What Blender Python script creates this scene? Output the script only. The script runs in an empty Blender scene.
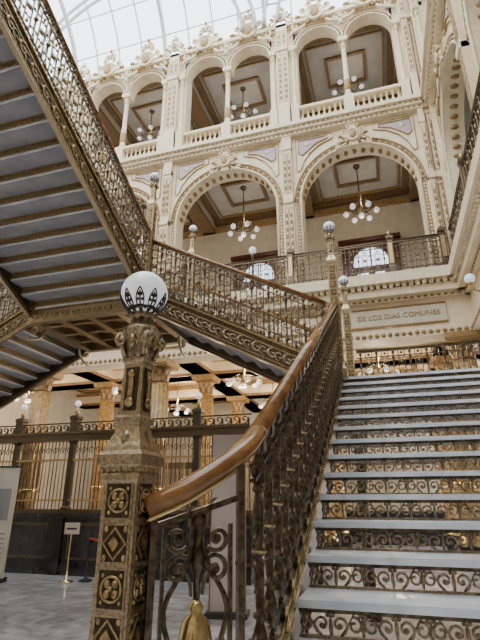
import bpy, math, random
from math import sin, cos, pi, radians
from mathutils import Vector, Matrix
random.seed(4)
C = bpy.context.scene.collection

# ------------------------------------------------------------ materials
def mat(name, col, col2=None, metal=0.0, rough=0.5, scale=6.0, bump=0.0, emis=None, es=0.0, detail=4.0, spec=0.5, lo=0.35, hi=0.65):
    m = bpy.data.materials.new(name); m.use_nodes = True
    nt = m.node_tree; b = nt.nodes['Principled BSDF']
    b.inputs['Metallic'].default_value = metal
    b.inputs['Roughness'].default_value = rough
    b.inputs['Specular IOR Level'].default_value = spec
    col2 = col2 or tuple(c*0.75 for c in col)
    tc = nt.nodes.new('ShaderNodeTexCoord')
    n = nt.nodes.new('ShaderNodeTexNoise'); n.inputs['Scale'].default_value = scale
    n.inputs['Detail'].default_value = detail
    nt.links.new(tc.outputs['Object'], n.inputs['Vector'])
    r = nt.nodes.new('ShaderNodeValToRGB')
    r.color_ramp.elements[0].position = lo; r.color_ramp.elements[1].position = hi
    r.color_ramp.elements[0].color = (*col2, 1); r.color_ramp.elements[1].color = (*col, 1)
    nt.links.new(n.outputs['Fac'], r.inputs['Fac'])
    nt.links.new(r.outputs['Color'], b.inputs['Base Color'])
    if bump:
        bp = nt.nodes.new('ShaderNodeBump'); bp.inputs['Strength'].default_value = bump
        bp.inputs['Distance'].default_value = 0.01
        nt.links.new(n.outputs['Fac'], bp.inputs['Height'])
        nt.links.new(bp.outputs['Normal'], b.inputs['Normal'])
    if emis:
        b.inputs['Emission Color'].default_value = (*emis, 1)
        b.inputs['Emission Strength'].default_value = es
    return m

M_CREAM = mat('cream_stone', (0.86,0.75,0.56), (0.77,0.65,0.46), rough=0.55, scale=5, bump=0.15)
M_TAN   = mat('gilded_stucco', (0.46,0.30,0.12), (0.22,0.13,0.05), rough=0.42, scale=22, bump=0.5)
M_WHITE = mat('white_plaster', (0.66,0.60,0.49), (0.58,0.52,0.42), rough=0.7, scale=3)
M_BRONZE= mat('dark_bronze', (0.19,0.14,0.09), (0.065,0.047,0.03), metal=0.75, rough=0.32, scale=40, bump=0.3)
M_GOLD  = mat('antique_brass', (0.62,0.46,0.24), (0.30,0.21,0.10), metal=0.85, rough=0.30, scale=40, bump=0.4)
M_BRASS = mat('polished_brass', (0.84,0.66,0.36), (0.66,0.49,0.24), metal=0.95, rough=0.2, scale=12)
M_NEWEL = mat('newel_bronze', (0.54,0.43,0.28), (0.25,0.19,0.12), metal=0.85, rough=0.34, scale=90, bump=0.25, lo=0.3, hi=0.6)
M_NDARK = mat('newel_recess', (0.10,0.073,0.045), (0.05,0.036,0.022), metal=0.7, rough=0.5, scale=60)
M_LACE  = mat('riser_bronze', (0.42,0.34,0.23), (0.19,0.15,0.10), metal=0.85, rough=0.33, scale=60, bump=0.3)
M_WOOD  = mat('polished_wood', (0.35,0.165,0.055), (0.19,0.08,0.027), rough=0.12, scale=9, detail=8)
M_MARBLE= mat('tread_marble', (0.86,0.90,0.96), (0.64,0.69,0.77), rough=0.2, scale=5, detail=8)
M_UNDER = mat('painted_steel_soffit', (0.38,0.38,0.41), (0.28,0.28,0.31), metal=0.1, rough=0.45, scale=3)
M_GLOBE = mat('opal_glass', (0.85,0.87,0.92), (0.8,0.82,0.88), rough=0.2, emis=(0.88,0.91,1.0), es=0.45)
M_MOSAIC= mat('mosaic_panel', (0.58,0.38,0.34), (0.33,0.34,0.50), rough=0.4, scale=14, bump=0.3)
M_COL   = mat('scagliola_column', (0.55,0.37,0.17), (0.34,0.21,0.085), rough=0.25, scale=9, detail=8)
M_DARK  = mat('dark_marble', (0.035,0.033,0.035), (0.012,0.012,0.014), rough=0.15, scale=7, detail=8)
M_CEIL  = mat('gallery_ceiling', (0.54,0.52,0.48), (0.46,0.44,0.40), rough=0.8, scale=2)
M_BROWN = mat('coffer_trim', (0.30,0.18,0.08), (0.12,0.07,0.03), rough=0.5, scale=26, bump=0.4)
M_DOOR  = mat('mahogany', (0.12,0.03,0.018), (0.06,0.015,0.01), rough=0.3, scale=8)
M_GLASS = mat('daylight_glow_glass', (0.7,0.8,0.9), (0.6,0.7,0.85), rough=0.1, emis=(0.72,0.86,1.0), es=2.0)  # panes emit by themselves, standing in for daylight; the wall behind is solid
M_PANEL = mat('mauve_board', (0.62,0.53,0.49), (0.56,0.48,0.45), rough=0.7, scale=2)
M_PAPER = mat('poster_paper', (0.80,0.75,0.66), (0.68,0.60,0.48), rough=0.7, scale=2.5)
M_INK   = mat('printed_ink', (0.03,0.03,0.035), (0.02,0.02,0.02), rough=0.6)
M_RED   = mat('red_barrier', (0.6,0.03,0.03), (0.45,0.02,0.02), rough=0.5)
M_RIB   = mat('white_iron', (0.50,0.54,0.52), (0.42,0.45,0.43), rough=0.5)

M_SKYG = bpy.data.materials.new('skylight_glass'); M_SKYG.use_nodes = True
nt = M_SKYG.node_tree; nt.nodes.clear()
o = nt.nodes.new('ShaderNodeOutputMaterial'); mx = nt.nodes.new('ShaderNodeMixShader')
tr = nt.nodes.new('ShaderNodeBsdfTransparent'); tl = nt.nodes.new('ShaderNodeBsdfTranslucent')
nz = nt.nodes.new('ShaderNodeTexNoise'); nz.inputs['Scale'].default_value = 0.4
cr = nt.nodes.new('ShaderNodeValToRGB'); cr.color_ramp.elements[0].color=(0.58,0.74,0.76,1); cr.color_ramp.elements[1].color=(1,1,1,1)
nt.links.new(nz.outputs['Fac'], cr.inputs['Fac']); nt.links.new(cr.outputs['Color'], tr.inputs['Color'])
mx.inputs[0].default_value = 0.08
nt.links.new(tr.outputs[0], mx.inputs[1]); nt.links.new(tl.outputs[0], mx.inputs[2]); nt.links.new(mx.outputs[0], o.inputs[0])

M_FLOOR = bpy.data.materials.new('polished_floor_marble'); M_FLOOR.use_nodes = True
nt = M_FLOOR.node_tree; b = nt.nodes['Principled BSDF']; b.inputs['Roughness'].default_value = 0.10
tc = nt.nodes.new('ShaderNodeTexCoord'); br = nt.nodes.new('ShaderNodeTexBrick')
br.inputs['Scale'].default_value = 1.0; br.inputs['Brick Width'].default_value=1.4; br.inputs['Row Height'].default_value=1.1
br.inputs['Mortar Size'].default_value=0.010
br.inputs['Color1'].default_value=(0.58,0.57,0.60,1); br.inputs['Color2'].default_value=(0.42,0.42,0.46,1); br.inputs['Mortar'].default_value=(0.62,0.60,0.60,1)
n = nt.nodes.new('ShaderNodeTexNoise'); n.inputs['Scale'].default_value=1.6; n.inputs['Detail'].default_value=9; n.inputs['Distortion'].default_value=2.0
mixn = nt.nodes.new('ShaderNodeMixRGB'); mixn.blend_type='OVERLAY'; mixn.inputs[0].default_value=0.9
nt.links.new(tc.outputs['Object'], br.inputs['Vector']); nt.links.new(tc.outputs['Object'], n.inputs['Vector'])
nt.links.new(br.outputs['Color'], mixn.inputs[1]); nt.links.new(n.outputs['Fac'], mixn.inputs[2])
nt.links.new(mixn.outputs[0], b.inputs['Base Color'])

# ------------------------------------------------------------ mesh builder
class B:
    def __init__(s):
        s.v=[]; s.f=[]; s.mi=[]; s.sm=[]; s.mats=[]; s.M=None
    def m(s, mt):
        if mt not in s.mats: s.mats.append(mt)
        return s.mats.index(mt)
    def add(s, vs, fs, mt, smooth=False):
        o=len(s.v)
        if s.M is not None: vs=[s.M@Vector(p) for p in vs]
        s.v += [tuple(p) for p in vs]; k=s.m(mt)
        for f in fs:
            s.f.append([i+o for i in f]); s.mi.append(k); s.sm.append(smooth)
    def box(s,x0,x1,y0,y1,z0,z1,mt):
        vs=[(x,y,z) for z in (z0,z1) for y in (y0,y1) for x in (x0,x1)]
        s.add(vs,[(0,2,3,1),(4,5,7,6),(0,1,5,4),(2,6,7,3),(0,4,6,2),(1,3,7,5)],mt)
    def lathe(s,prof,c,mt,n=12,smooth=True,sq=False):
        vs=[]; fs=[]
        for r,z in prof:
            for i in range(n):
                a=2*pi*i/n+(pi/4 if sq else 0); vs.append((c[0]+r*cos(a),c[1]+r*sin(a),c[2]+z))
        for j in range(len(prof)-1):
            for i in range(n):
                k=(i+1)%n; fs.append((j*n+i,j*n+k,(j+1)*n+k,(j+1)*n+i))
        fs.append(tuple(range(n))[::-1]); fs.append(tuple((len(prof)-1)*n+i for i in range(n)))
        s.add(vs,fs,mt,smooth)
    def sq(s,prof,c,mt):
        s.lathe([(r*1.41421,z) for r,z in prof],c,mt,4,False,True)
    def ell(s,c,r,mt,n=10,m=7):
        vs=[];fs=[]
        for j in range(m+1):
            t=pi*j/m
            for i in range(n):
                a=2*pi*i/n; vs.append((c[0]+r[0]*sin(t)*cos(a),c[1]+r[1]*sin(t)*sin(a),c[2]-r[2]*cos(t)))
        for j in range(m):
            for i in range(n):
                k=(i+1)%n; fs.append((j*n+i,j*n+k,(j+1)*n+k,(j+1)*n+i))
        s.add(vs,fs,mt,True)
    def tube(s,pts,r,mt,n=5,ref=None,rz=None,closed=False,smooth=True):
        pts=[Vector(p) for p in pts]; N=len(pts); vs=[];fs=[]
        rz=rz or r
        for i,p in enumerate(pts):
            if closed: T=pts[(i+1)%N]-pts[i-1]
            else: T=pts[min(i+1,N-1)]-pts[max(i-1,0)]
            T.normalize()
            if ref is not None: S=Vector(ref)
            else:
                S=T.cross(Vector((0,0,1)))
                if S.length<1e-3: S=Vector((1,0,0))
            S.normalize(); U=S.cross(T).normalized()
            for k in range(n):
                a=2*pi*k/n+ (pi/4 if n==4 else 0); vs.append(p+S*(r*cos(a))+U*(rz*sin(a)))
        for i in range(N if closed else N-1):
            j=(i+1)%N
            for k in range(n):
                l=(k+1)%n; fs.append((i*n+k,i*n+l,j*n+l,j*n+k))
        if not closed:
            fs.append(tuple(range(n))[::-1]); fs.append(tuple((N-1)*n+k for k in range(n)))
        s.add(vs,fs,mt,smooth)
    def beam(s,p0,p1,w,z0,z1,mt):
        p0=Vector(p0);p1=Vector(p1); d=p1-p0; S=Vector((d.y,-d.x,0)).normalized()*(w/2)
        vs=[]
        for p in (p0,p1):
            for sg in (-1,1):
                for z in (z0,z1): vs.append(p+S*sg+Vector((0,0,z)))
        s.add(vs,[(0,1,3,2),(4,6,7,5),(0,4,5,1),(2,3,7,6),(0,2,6,4),(1,5,7,3)],mt)
    def leaf(s,c,ang,r0,h,w,curl,mt,n=5):
        vs=[];fs=[]; d=Vector((cos(ang),sin(ang),0)); t_=Vector((-sin(ang),cos(ang),0))
        for i in range(n+1):
            t=i/n; rr=r0+curl*t*t; z=h*sin(t*pi*0.55)/sin(pi*0.55) if curl>0.02 else h*t
            ww=w*(0.55+0.9*t)*(1-t**3) + 0.002
            p=Vector(c)+d*rr+Vector((0,0,z))
            vs+= [p-t_*ww/2, p+d*0.008+t_*0, p+t_*ww/2]
        for i in range(n):
            a=i*3; fs+=[(a,a+1,a+4,a+3),(a+1,a+2,a+5,a+4)]
        s.add(vs,fs,mt,True)
    def prism(s,poly,y0,y1,mt):
        n=len(poly); vs=[(x,y0,z) for x,z in poly]+[(x,y1,z) for x,z in poly]
        fs=[tuple(range(n)),tuple(range(n,2*n))[::-1]]+[(i,i+n,(i+1)%n+n,(i+1)%n) for i in range(n)]
        s.add(vs,fs,mt)
    def wall_arch(s,x0,x1,z0,z1,cx,r,zs,y0,y1,mt,seg=24,mi=None):
        mi=mi or mt
        if zs>z0:
            s.box(x0,cx-r,y0,y1,z0,zs,mt); s.box(cx+r,x1,y0,y1,z0,zs,mt)
        s.box(x0,cx-r,y0,y1,zs,z1,mt); s.box(cx+r,x1,y0,y1,zs,z1,mt)
        vs=[];fs=[];fi=[]
        for i in range(seg+1):
            a=pi-pi*i/seg; x=cx+r*cos(a); z=zs+r*sin(a)
            vs+=[(x,y0,z),(x,y0,z1),(x,y1,z),(x,y1,z1)]
        for i in range(seg):
            a=i*4;b_=a+4
            fs+=[(a,b_,b_+1,a+1),(a+2,a+3,b_+3,b_+2),(a+1,b_+1,b_+3,a+3)]
            fi+=[(a,a+2,b_+2,b_)]
        s.add(vs,fs,mt); s.add(vs,fi,mi)
    def mesh(s,name):
        me=bpy.data.meshes.new(name); me.from_pydata(s.v,[],s.f)
        for mt in s.mats: me.materials.append(mt)
        me.polygons.foreach_set('material_index',s.mi); me.polygons.foreach_set('use_smooth',s.sm)
        me.update(); return me

def put(name,me,parent=None,loc=(0,0,0),rz=0.0,scale=None):
    if isinstance(me,B): me=me.mesh(name)
    ob=bpy.data.objects.new(name,me); C.objects.link(ob)
    ob.location=loc; ob.rotation_euler=(0,0,rz)
    if scale: ob.scale=scale
    if parent: ob.parent=parent
    return ob
def empty(name,loc=(0,0,0)):
    e=bpy.data.objects.new(name,None); e.empty_display_size=0.2; C.objects.link(e); e.location=loc; return e

def spiral(cx,cz,r0,r1,a0,a1,n=12,y=0.0):
    out=[]
    for i in range(n+1):
        t=i/n; a=a0+(a1-a0)*t; r=r0+(r1-r0)*t
        out.append((cx+r*cos(a),y,cz+r*sin(a)))
    return out
def arc(cx,cz,r,a0,a1,n=24,y=0.0): return spiral(cx,cz,r,r,a0,a1,n,y)
def smooth(pts,k=4):
    P=[Vector(p) for p in pts]; out=[]
    for i in range(len(P)-1):
        p0=P[max(i-1,0)];p1=P[i];p2=P[i+1];p3=P[min(i+2,len(P)-1)]
        for j in range(k):
            t=j/k; out.append(0.5*((2*p1)+(p2-p0)*t+(2*p0-5*p1+4*p2-p3)*t*t+(3*p1-p0-3*p2+p3)*t**3))
    out.append(P[-1]); return out
YR=(0,1,0)

# ------------------------------------------------------------ big numbers
ZA=3.41; ZB=5.22; ZU=7.59; Z2=7.25; Z3=12.92; ZT=17.55
FY=12.0; FX=2.35

# ------------------------------------------------------------ newel lamp post
def newel_mesh():
    b=B(); hw=0.065
    b.sq([(0.105,0),(0.105,0.12),(0.085,0.16),(hw,0.18),(hw,1.80),(0.074,1.815),(0.074,1.835),(0.068,1.845),(0.085,1.865),(0.087,1.90),(0.076,1.915),(0.072,1.93)],(0,0,0),M_NEWEL)
    for k in range(4):
        b.M=Matrix.Rotation(k*pi/2,4,'Z')
        z=0.21; j=0; y=-hw
        while z<1.70:
            h=0.128; zc=z+h/2; fr=0.050
            b.box(-fr,fr,y-0.002,y+0.01,z+0.006,z+h-0.006,M_NDARK)
            b.tube([(-fr,y,z+0.006),(fr,y,z+0.006),(fr,y,z+h-0.006),(-fr,y,z+h-0.006)],0.006,M_NEWEL,4,YR,closed=True,smooth=False)
            if j%2==0:
                d=0.042
                b.tube([(0,y-0.003,zc-d*1.15),(d,y-0.003,zc),(0,y-0.003,zc+d*1.15),(-d,y-0.003,zc)],0.006,M_GOLD,4,YR,closed=True,smooth=False)
                b.prism([(0,zc-0.024),(0.02,zc),(0,zc+0.024),(-0.02,zc)],y-0.012,y,M_GOLD)
                for sx in(-1,1):
                    for sz in(-1,1): b.ell((sx*0.037,y,zc+sz*0.044),(0.010,0.008,0.011),M_GOLD,6,4)
            else:
                b.tube(arc(0,zc,0.037,0,2*pi*15/16,15,y-0.002),0.005,M_GOLD,4,YR,closed=True)
                for q in range(4):
                    a=q*pi/2+pi/4; b.ell((0.020*cos(a),y-0.002,zc+0.020*sin(a)),(0.013,0.009,0.013),M_GOLD,6,4)
                    b.ell((0.045*cos(a)*1.05,y,zc+0.05*sin(a)*1.1),(0.007,0.007,0.007),M_GOLD,6,4)
                b.ell((0,y-0.003,zc),(0.010,0.014,0.010),M_GOLD,6,4)
            z+=h+0.006; j+=1
        for i in range(7):
            b.ell((-0.069+i*0.023,-0.074,1.852),(0.009,0.008,0.012),M_GOLD,6,4)
        b.M=None
    b.sq([(0.072,1.93),(0.064,1.945),(0.051,1.98),(0.045,2.01),(0.053,2.02),(0.053,2.035),(0.044,2.045),(0.040,2.24),(0.048,2.25),(0.048,2.262),(0.04,2.27)],(0,0,0),M_NEWEL)
    for k in range(4):
        b.M=Matrix.Rotation(k*pi/2,4,'Z')
        b.box(-0.026,0.026,-0.0455,-0.04,2.06,2.225,M_NDARK); b.box(-0.010,0.010,-0.051,-0.04,2.075,2.21,M_GOLD)
        b.ell((0,-0.05,2.09),(0.02,0.012,0.02),M_GOLD,7,5); b.ell((0,-0.048,2.2),(0.016,0.012,0.016),M_GOLD,7,5)
        for sg in (-1,1):
            b.tube([(sg*p[0],p[1],p[2]) for p in spiral(0.052,2.335,0.026,0.006,pi*0.5,-pi*1.7,14,-0.062)],0.008,M_NEWEL,5,YR)
            b.tube([(sg*0.036,-0.045,2.27),(sg*0.045,-0.052,2.30),(sg*0.052,-0.062,2.36)],0.008,M_NEWEL,5)
            b.ell((sg*0.052,-0.064,2.335),(0.009,0.01,0.009),M_GOLD,6,4)
        b.ell((0,-0.062,2.33),(0.015,0.016,0.03),M_GOLD,8,6)
        b.M=None
    b.lathe([(0.045,2.26),(0.055,2.28),(0.052,2.30),(0.066,2.36),(0.074,2.38),(0.066,2.395),(0.042,2.41),(0.036,2.425),(0.052,2.44),(0.045,2.46)],(0,0,0),M_NEWEL,16)
    for i in range(8):
        a=i*pi/4
        b.leaf((0,0,2.265),a,0.05,0.07,0.042,0.032,M_LACE)
        b.leaf((0,0,2.31),a+pi/8,0.056,0.07,0.042,0.035,M_NEWEL)
        b.leaf((0,0,1.93),a,0.062,0.06,0.04,-0.014,M_LACE)
        b.leaf((0,0,2.40),a+pi/8,0.036,0.055,0.03,0.03,M_BRONZE)
    GR=0.096
    for i in range(10):
        a=i*pi/5
        for sg in (-1,1):
            pts=[]
            for j in range(9):
                t=radians(18+j*8.5); w=0.20*sin(pi*j/8)
                pts.append(((GR+0.002)*sin(t)*cos(a+sg*w),(GR+0.002)*sin(t)*sin(a+sg*w),2.55-(GR+0.002)*cos(t)))
            b.tube(pts,0.003,M_NDARK,4)
        pts=[((GR+0.002)*sin(radians(t))*cos(a),(GR+0.002)*sin(radians(t))*sin(a),2.55-(GR+0.002)*cos(radians(t))) for t in (18,35,52,68,76)]
        b.tube(pts,0.004,M_NDARK,4)
        for t,w in ((40,.10),(56,.11),(68,.06)):
            for sg in(-1,1):
                T=radians(t); b.ell(((GR)*sin(T)*cos(a+sg*w),(GR)*sin(T)*sin(a+sg*w),2.55-GR*cos(T)),(0.006,0.006,0.008),M_NDARK,6,4)
        a+=pi/10
        T=radians(38); b.ell((GR*sin(T)*cos(a),GR*sin(T)*sin(a),2.55-GR*cos(T)),(0.008,0.008,0.012),M_NDARK,6,4)
    b.ell((0,0,2.55),(GR,GR,GR),M_GLOBE,28,18)
    return b.mesh('newel_lamp')
NEWEL=newel_mesh()

# ------------------------------------------------------------ balusters
def bal_A(G):
    b=B()
    b.sq([(0.022,0),(0.022,0.03),(0.012,0.05)],(0,0,0),M_BRONZE)
    b.lathe([(0.010,0.04),(0.018,0.07),(0.026,0.11),(0.020,0.16),(0.010,0.20),(0.016,0.215),(0.010,0.23),(0.012,0.40),(0.009,0.47),(0.018,0.485),(0.024,0.52),(0.018,0.555),(0.009,0.57),(0.013,0.72),(0.018,0.78),(0.024,0.83),(0.014,0.88),(0.010,0.90),(0.022,0.93),(0.022,1.0)],(0,0,0),M_BRONZE,8)
    for sg in(-1,1):
        b.tube([(sg*x,0,z) for x,_,z in spiral(0.038,0.30,0.030,0.007,pi*1.1,-pi*1.2,12)],0.007,M_BRONZE,4,YR)
        b.tube([(sg*x,0,z) for x,_,z in spiral(0.038,0.66,0.030,0.007,-pi*1.1,pi*1.2,12)],0.007,M_BRONZE,4,YR)
    b.ell((0,0,0.52),(0.03,0.03,0.022),G,8,5); b.ell((0,0,0.12),(0.028,0.028,0.03),M_LACE,8,5)
    return b.mesh('baluster_slender')
def bal_B(G):
    b=B()
    for sg in(-1,1):
        b.box(sg*0.05-0.006,sg*0.05+0.006,-0.008,0.008,0,1,M_BRONZE)
        b.tube([(sg*x,0,z) for x,_,z in spiral(0.022,0.14,0.026,0.006,-pi*0.5,pi*1.6,12)],0.007,M_LACE,4,YR)
        b.tube([(sg*x,0,z) for x,_,z in spiral(0.022,0.86,0.026,0.006,pi*0.5,-pi*1.6,12)],0.007,M_LACE,4,YR)
        b.tube([(sg*x,0,z) for x,_,z in spiral(0.02,0.34,0.024,0.006,-pi*0.9,pi*1.2,12)],0.006,M_BRONZE,4,YR)
        b.tube([(sg*x,0,z) for x,_,z in spiral(0.02,0.68,0.024,0.006,pi*0.9,-pi*1.2,12)],0.006,M_BRONZE,4,YR)
    b.tube(arc(0,0.51,0.042,0,2*pi*13/14,13),0.008,M_BRONZE,4,YR,closed=True)
    b.ell((0,0,0.51),(0.030,0.025,0.036),G,8,6)
    b.ell((0,0,0.24),(0.018,0.018,0.042),G,8,6)
    b.ell((0,0,0.77),(0.018,0.018,0.042),G,8,6)
    b.ell((0,0,0.93),(0.022,0.02,0.03),M_BRONZE,8,5)
    b.ell((0,0,0.05),(0.022,0.02,0.03),M_BRONZE,8,5)
    b.box(-0.055,0.055,-0.012,0.012,0,0.02,M_BRONZE); b.box(-0.055,0.055,-0.012,0.012,0.98,1,M_BRONZE)
    return b.mesh('baluster_scrolled')
BA,BB=bal_A(M_GOLD),bal_B(M_GOLD)
def bal_main():
    b=B()
    b.sq([(0.026,0),(0.026,0.04),(0.016,0.055),(0.016,0.07)],(0,0,0),M_BRONZE)
    b.lathe([(0.014,0.07),(0.024,0.09),(0.030,0.13),(0.026,0.18),(0.014,0.23),(0.012,0.245),(0.022,0.255),(0.022,0.27),(0.012,0.28),(0.014,0.33),(0.018,0.40),(0.014,0.47),(0.010,0.49),(0.022,0.505),(0.022,0.52),(0.011,0.53),(0.016,0.60),(0.018,0.70),(0.012,0.76),(0.022,0.775),(0.022,0.79),(0.012,0.80),(0.024,0.85),(0.028,0.89),(0.014,0.93),(0.012,0.95)],(0,0,0),M_BRONZE,10)
    b.sq([(0.016,0.94),(0.026,0.955),(0.026,1.0)],(0,0,0),M_BRONZE)
    for i in range(5):
        a=2*pi*i/5
        b.leaf((0,0,0.09),a,0.020,0.08,0.020,0.014,M_BRONZE)
        b.leaf((0,0,0.80),a,0.012,0.09,0.018,0.018,M_BRONZE)
    for k in range(14):
        a=k*0.9; b.ell((0.013*cos(a),0.013*sin(a),0.33+k*0.011),(0.007,0.007,0.008),M_BRONZE,5,4)
        b.ell((0.013*cos(a),0.013*sin(a),0.58+k*0.012),(0.007,0.007,0.008),M_BRONZE,5,4)
    for sg in(-1,1):
        for (cz,a0,a1) in ((0.17,pi*1.1,-pi*1.3),(0.86,-pi*1.1,pi*1.3)):
            b.tube([(sg*x,0,z) for x,_,z in spiral(0.045,cz,0.032,0.008,a0,a1,13)],0.0065,M_BRONZE,5,YR)
        for (cz,a0,a1) in ((0.46,-pi*1.1,pi*1.3),(0.56,pi*1.1,-pi*1.3)):
            b.tube([(sg*x,0,z) for x,_,z in spiral(0.042,cz,0.026,0.007,a0,a1,13)],0.006,M_BRONZE,5,YR)
    b.ell((0,0,0.512),(0.026,0.026,0.012),M_GOLD,8,5)
    b.ell((0,0,0.13),(0.031,0.031,0.016),M_LACE,8,5); b.ell((0,0,0.885),(0.029,0.029,0.014),M_LACE,8,5)
    return b.mesh('baluster_main')
BM=bal_main()

def rail_run(parent,p0,p1,h0,h1,sp=0.15,rail=M_WOOD,rw=0.045,base=0.03,ms=None):
    p0=Vector(p0);p1=Vector(p1);d=p1-p0;L=Vector((d.x,d.y,0)).length
    ang=math.atan2(d.y,d.x); n=max(1,int(round(L/sp))); ms=ms or (BA,BB)
    for i in range(n):
        t=(i+0.5)/n; p=p0+d*t; h=h0+(h1-h0)*t
        put('baluster',ms[i%2],parent,(p.x,p.y,p.z+base),ang,(1.15,1.3,h-base-0.04))
    b=B()
    b.tube([p0+Vector((0,0,h0)),p1+Vector((0,0,h1))],rw,rail,12,rz=rw*0.8)
    b.beam(p0+Vector((0,0,h0)),p1+Vector((0,0,h1)),0.05,-0.06,-0.03,M_BRONZE)
    b.beam(p0+Vector((0,0,h0)),p1+Vector((0,0,h1)),0.03,-0.17,-0.155,M_BRONZE)
    b.beam(p0,p1,0.06,0.0,base,M_BRONZE)
    b.beam(p0,p1,0.03,0.14,0.155,M_BRONZE)
    put('handrail',b,parent)

# ------------------------------------------------------------ steps
def step_mesh(W,rise,run,unit=0.15,under=M_UNDER,plate=False):
    b=B(); hw=W/2
    m1,m2=(M_GOLD,M_NEWEL) if plate else (M_LACE,M_LACE)
    b.box(-hw,hw,-0.035,run+0.02,rise-0.035,rise,M_MARBLE)
    b.box(-hw,hw,-0.005,run,rise-0.05,rise-0.035,under)
    b.box(-hw,hw,-0.012,0.012,0.0,0.014,m1)
    b.box(-hw,hw,-0.012,0.012,rise-0.055,rise-0.037,M_BRONZE)
    w=0.0085
    if plate:
        w=0.011
        b.box(-hw,hw,-0.014,-0.004,0.0,rise-0.04,M_LACE)
        b.box(-hw,hw,-0.02,0.030,-0.010,0.016,M_GOLD)
        b.box(-hw,hw,0.0,0.026,rise-0.070,rise-0.05,M_GOLD)
    n=int(W/unit); u=W/n; hz=(rise-0.055)/2; rr=hz-0.010
    for i in range(n):
        cx=-hw+u*(i+0.5); sg=1 if i%2 else -1
        b.tube([(cx+sg*x,0,z) for x,_,z in spiral(-u*0.22,hz+0.006,rr*0.95,0.008,-pi*0.45,pi*1.9,13)],w,m1,4,YR)
        b.tube([(cx+sg*x,0,z) for x,_,z in spiral(u*0.24,hz+0.006,rr*0.85,0.008,pi*0.55,-pi*1.7,12)],w,m2,4,YR)
        b.tube([(cx-sg*u*0.22,0,0.01),(cx+sg*u*0.02,0,hz),(cx+sg*u*0.24,0,2*hz)],0.006,m2,4,YR)
        b.ell((cx-sg*u*0.22,0,hz),(0.014,0.012,0.014),m1,6,4)
        b.ell((cx+u*0.5,0,hz),(0.010,0.012,hz*0.85),m1,6,5)
        for sx in(-1,1): b.ell((cx+sx*u*0.42,0,2*hz-0.008),(0.012,0.01,0.012),m2,5,4)
    return b.mesh('step')

def flight(parent,n,W,rise,run,origin,rz,plate=False):
    me=step_mesh(W,rise,run,plate=plate)
    R=Matrix.Rotation(rz,4,'Z')
    for i in range(n):
        p=Vector(origin)+R@Vector((0,i*run,0))+Vector((0,0,i*rise))
        put('step_%d'%(i+1),me,parent,p,rz)

def stringer(parent,p0,p1,side,depth=0.34,top=M_GOLD):
    b=B(); p0=Vector(p0);p1=Vector(p1);d=p1-p0;L=Vector((d.x,d.y,0)).length
    b.beam(p0,p1,0.03,-depth,0.02,M_BRONZE)
    b.beam(p0,p1,0.09,0.02,0.05,top)
    b.beam(p0,p1,0.07,-depth-0.025,-depth,M_NEWEL)
    b.beam(p0,p1,0.05,-0.075,-0.055,M_GOLD)
    b.beam(p0,p1,0.05,-depth+0.04,-depth+0.055,M_GOLD)
    n=int(L/0.24); u=L/n; sd=Vector(side)*0.02; H=Vector((d.x,d.y,0))/L; sl=d.z/L
    zc=(-0.065-depth+0.05)/2; rr=(depth-0.14)/2
    for i in range(n):
        for j,(k,a0,a1) in enumerate(((0.27,-pi*0.5,pi*1.7),(0.73,pi*0.5,-pi*1.7))):
            pts=[]
            for x,_,z in spiral(u*(i+k),zc,rr*0.9,0.012,a0,a1,12):
                pts.append(p0+H*x+Vector((0,0,z+sl*x))+sd)
            b.tube(pts,0.011,M_NEWEL if j else M_LACE,4,ref=side)
        x=u*i; c=p0+H*x+Vector((0,0,zc+sl*x))+sd
        b.ell(c,(0.025,0.025,0.05),M_GOLD,6,5)
    put('stringer',b,parent)

# ------------------------------------------------------------ staircase
S=empty('grand_staircase')
X0,X1=-0.5,1.75
r1=ZA/21; g1=0.325
flight(S,21,X1-X0,r1,g1,((X0+X1)/2,0.35,0),0)
def noseM(y): return r1+(y-0.35)*(r1/g1)
stringer(S,(-0.54,0.35,noseM(0.35)),(-0.54,6.85,ZA+0.02),(-1,0,0),0.34,M_BRASS)
stringer(S,(1.79,0.35,noseM(0.35)),(1.79,6.85,ZA+0.02),(1,0,0),0.34,M_BRASS)
p_lo=(-0.55,1.98,noseM(1.98)+0.04); p_hi=(-0.55,6.80,noseM(6.8)+0.04)
rail_run(S,p_lo,p_hi,0.97,1.15,0.17,rw=0.043,ms=(BM,BM))
rail_run(S,(1.79,1.2,noseM(1.2)+0.04),(1.79,6.8,noseM(6.8)+0.04),0.98,1.1,0.17,ms=(BM,BM))
b=B()
z0=p_lo[2]+0.97
vol=smooth([(-0.55,2.06,z0+0.044),(-0.553,1.97,z0-0.006),(-0.572,1.88,z0-0.056),(-0.61,1.79,z0-0.11),(-0.67,1.715,z0-0.165),(-0.74,1.655,z0-0.215),(-0.835,1.612,z0-0.26)],4)
b.tube(vol,0.048,M_WOOD,14,rz=0.037)
b.tube([p+Vector((0,0,-0.045)) for p in vol],0.025,M_BRASS,6,rz=0.012)
put('handrail_volute',b,S)
b=B(); hw=0.165
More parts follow.
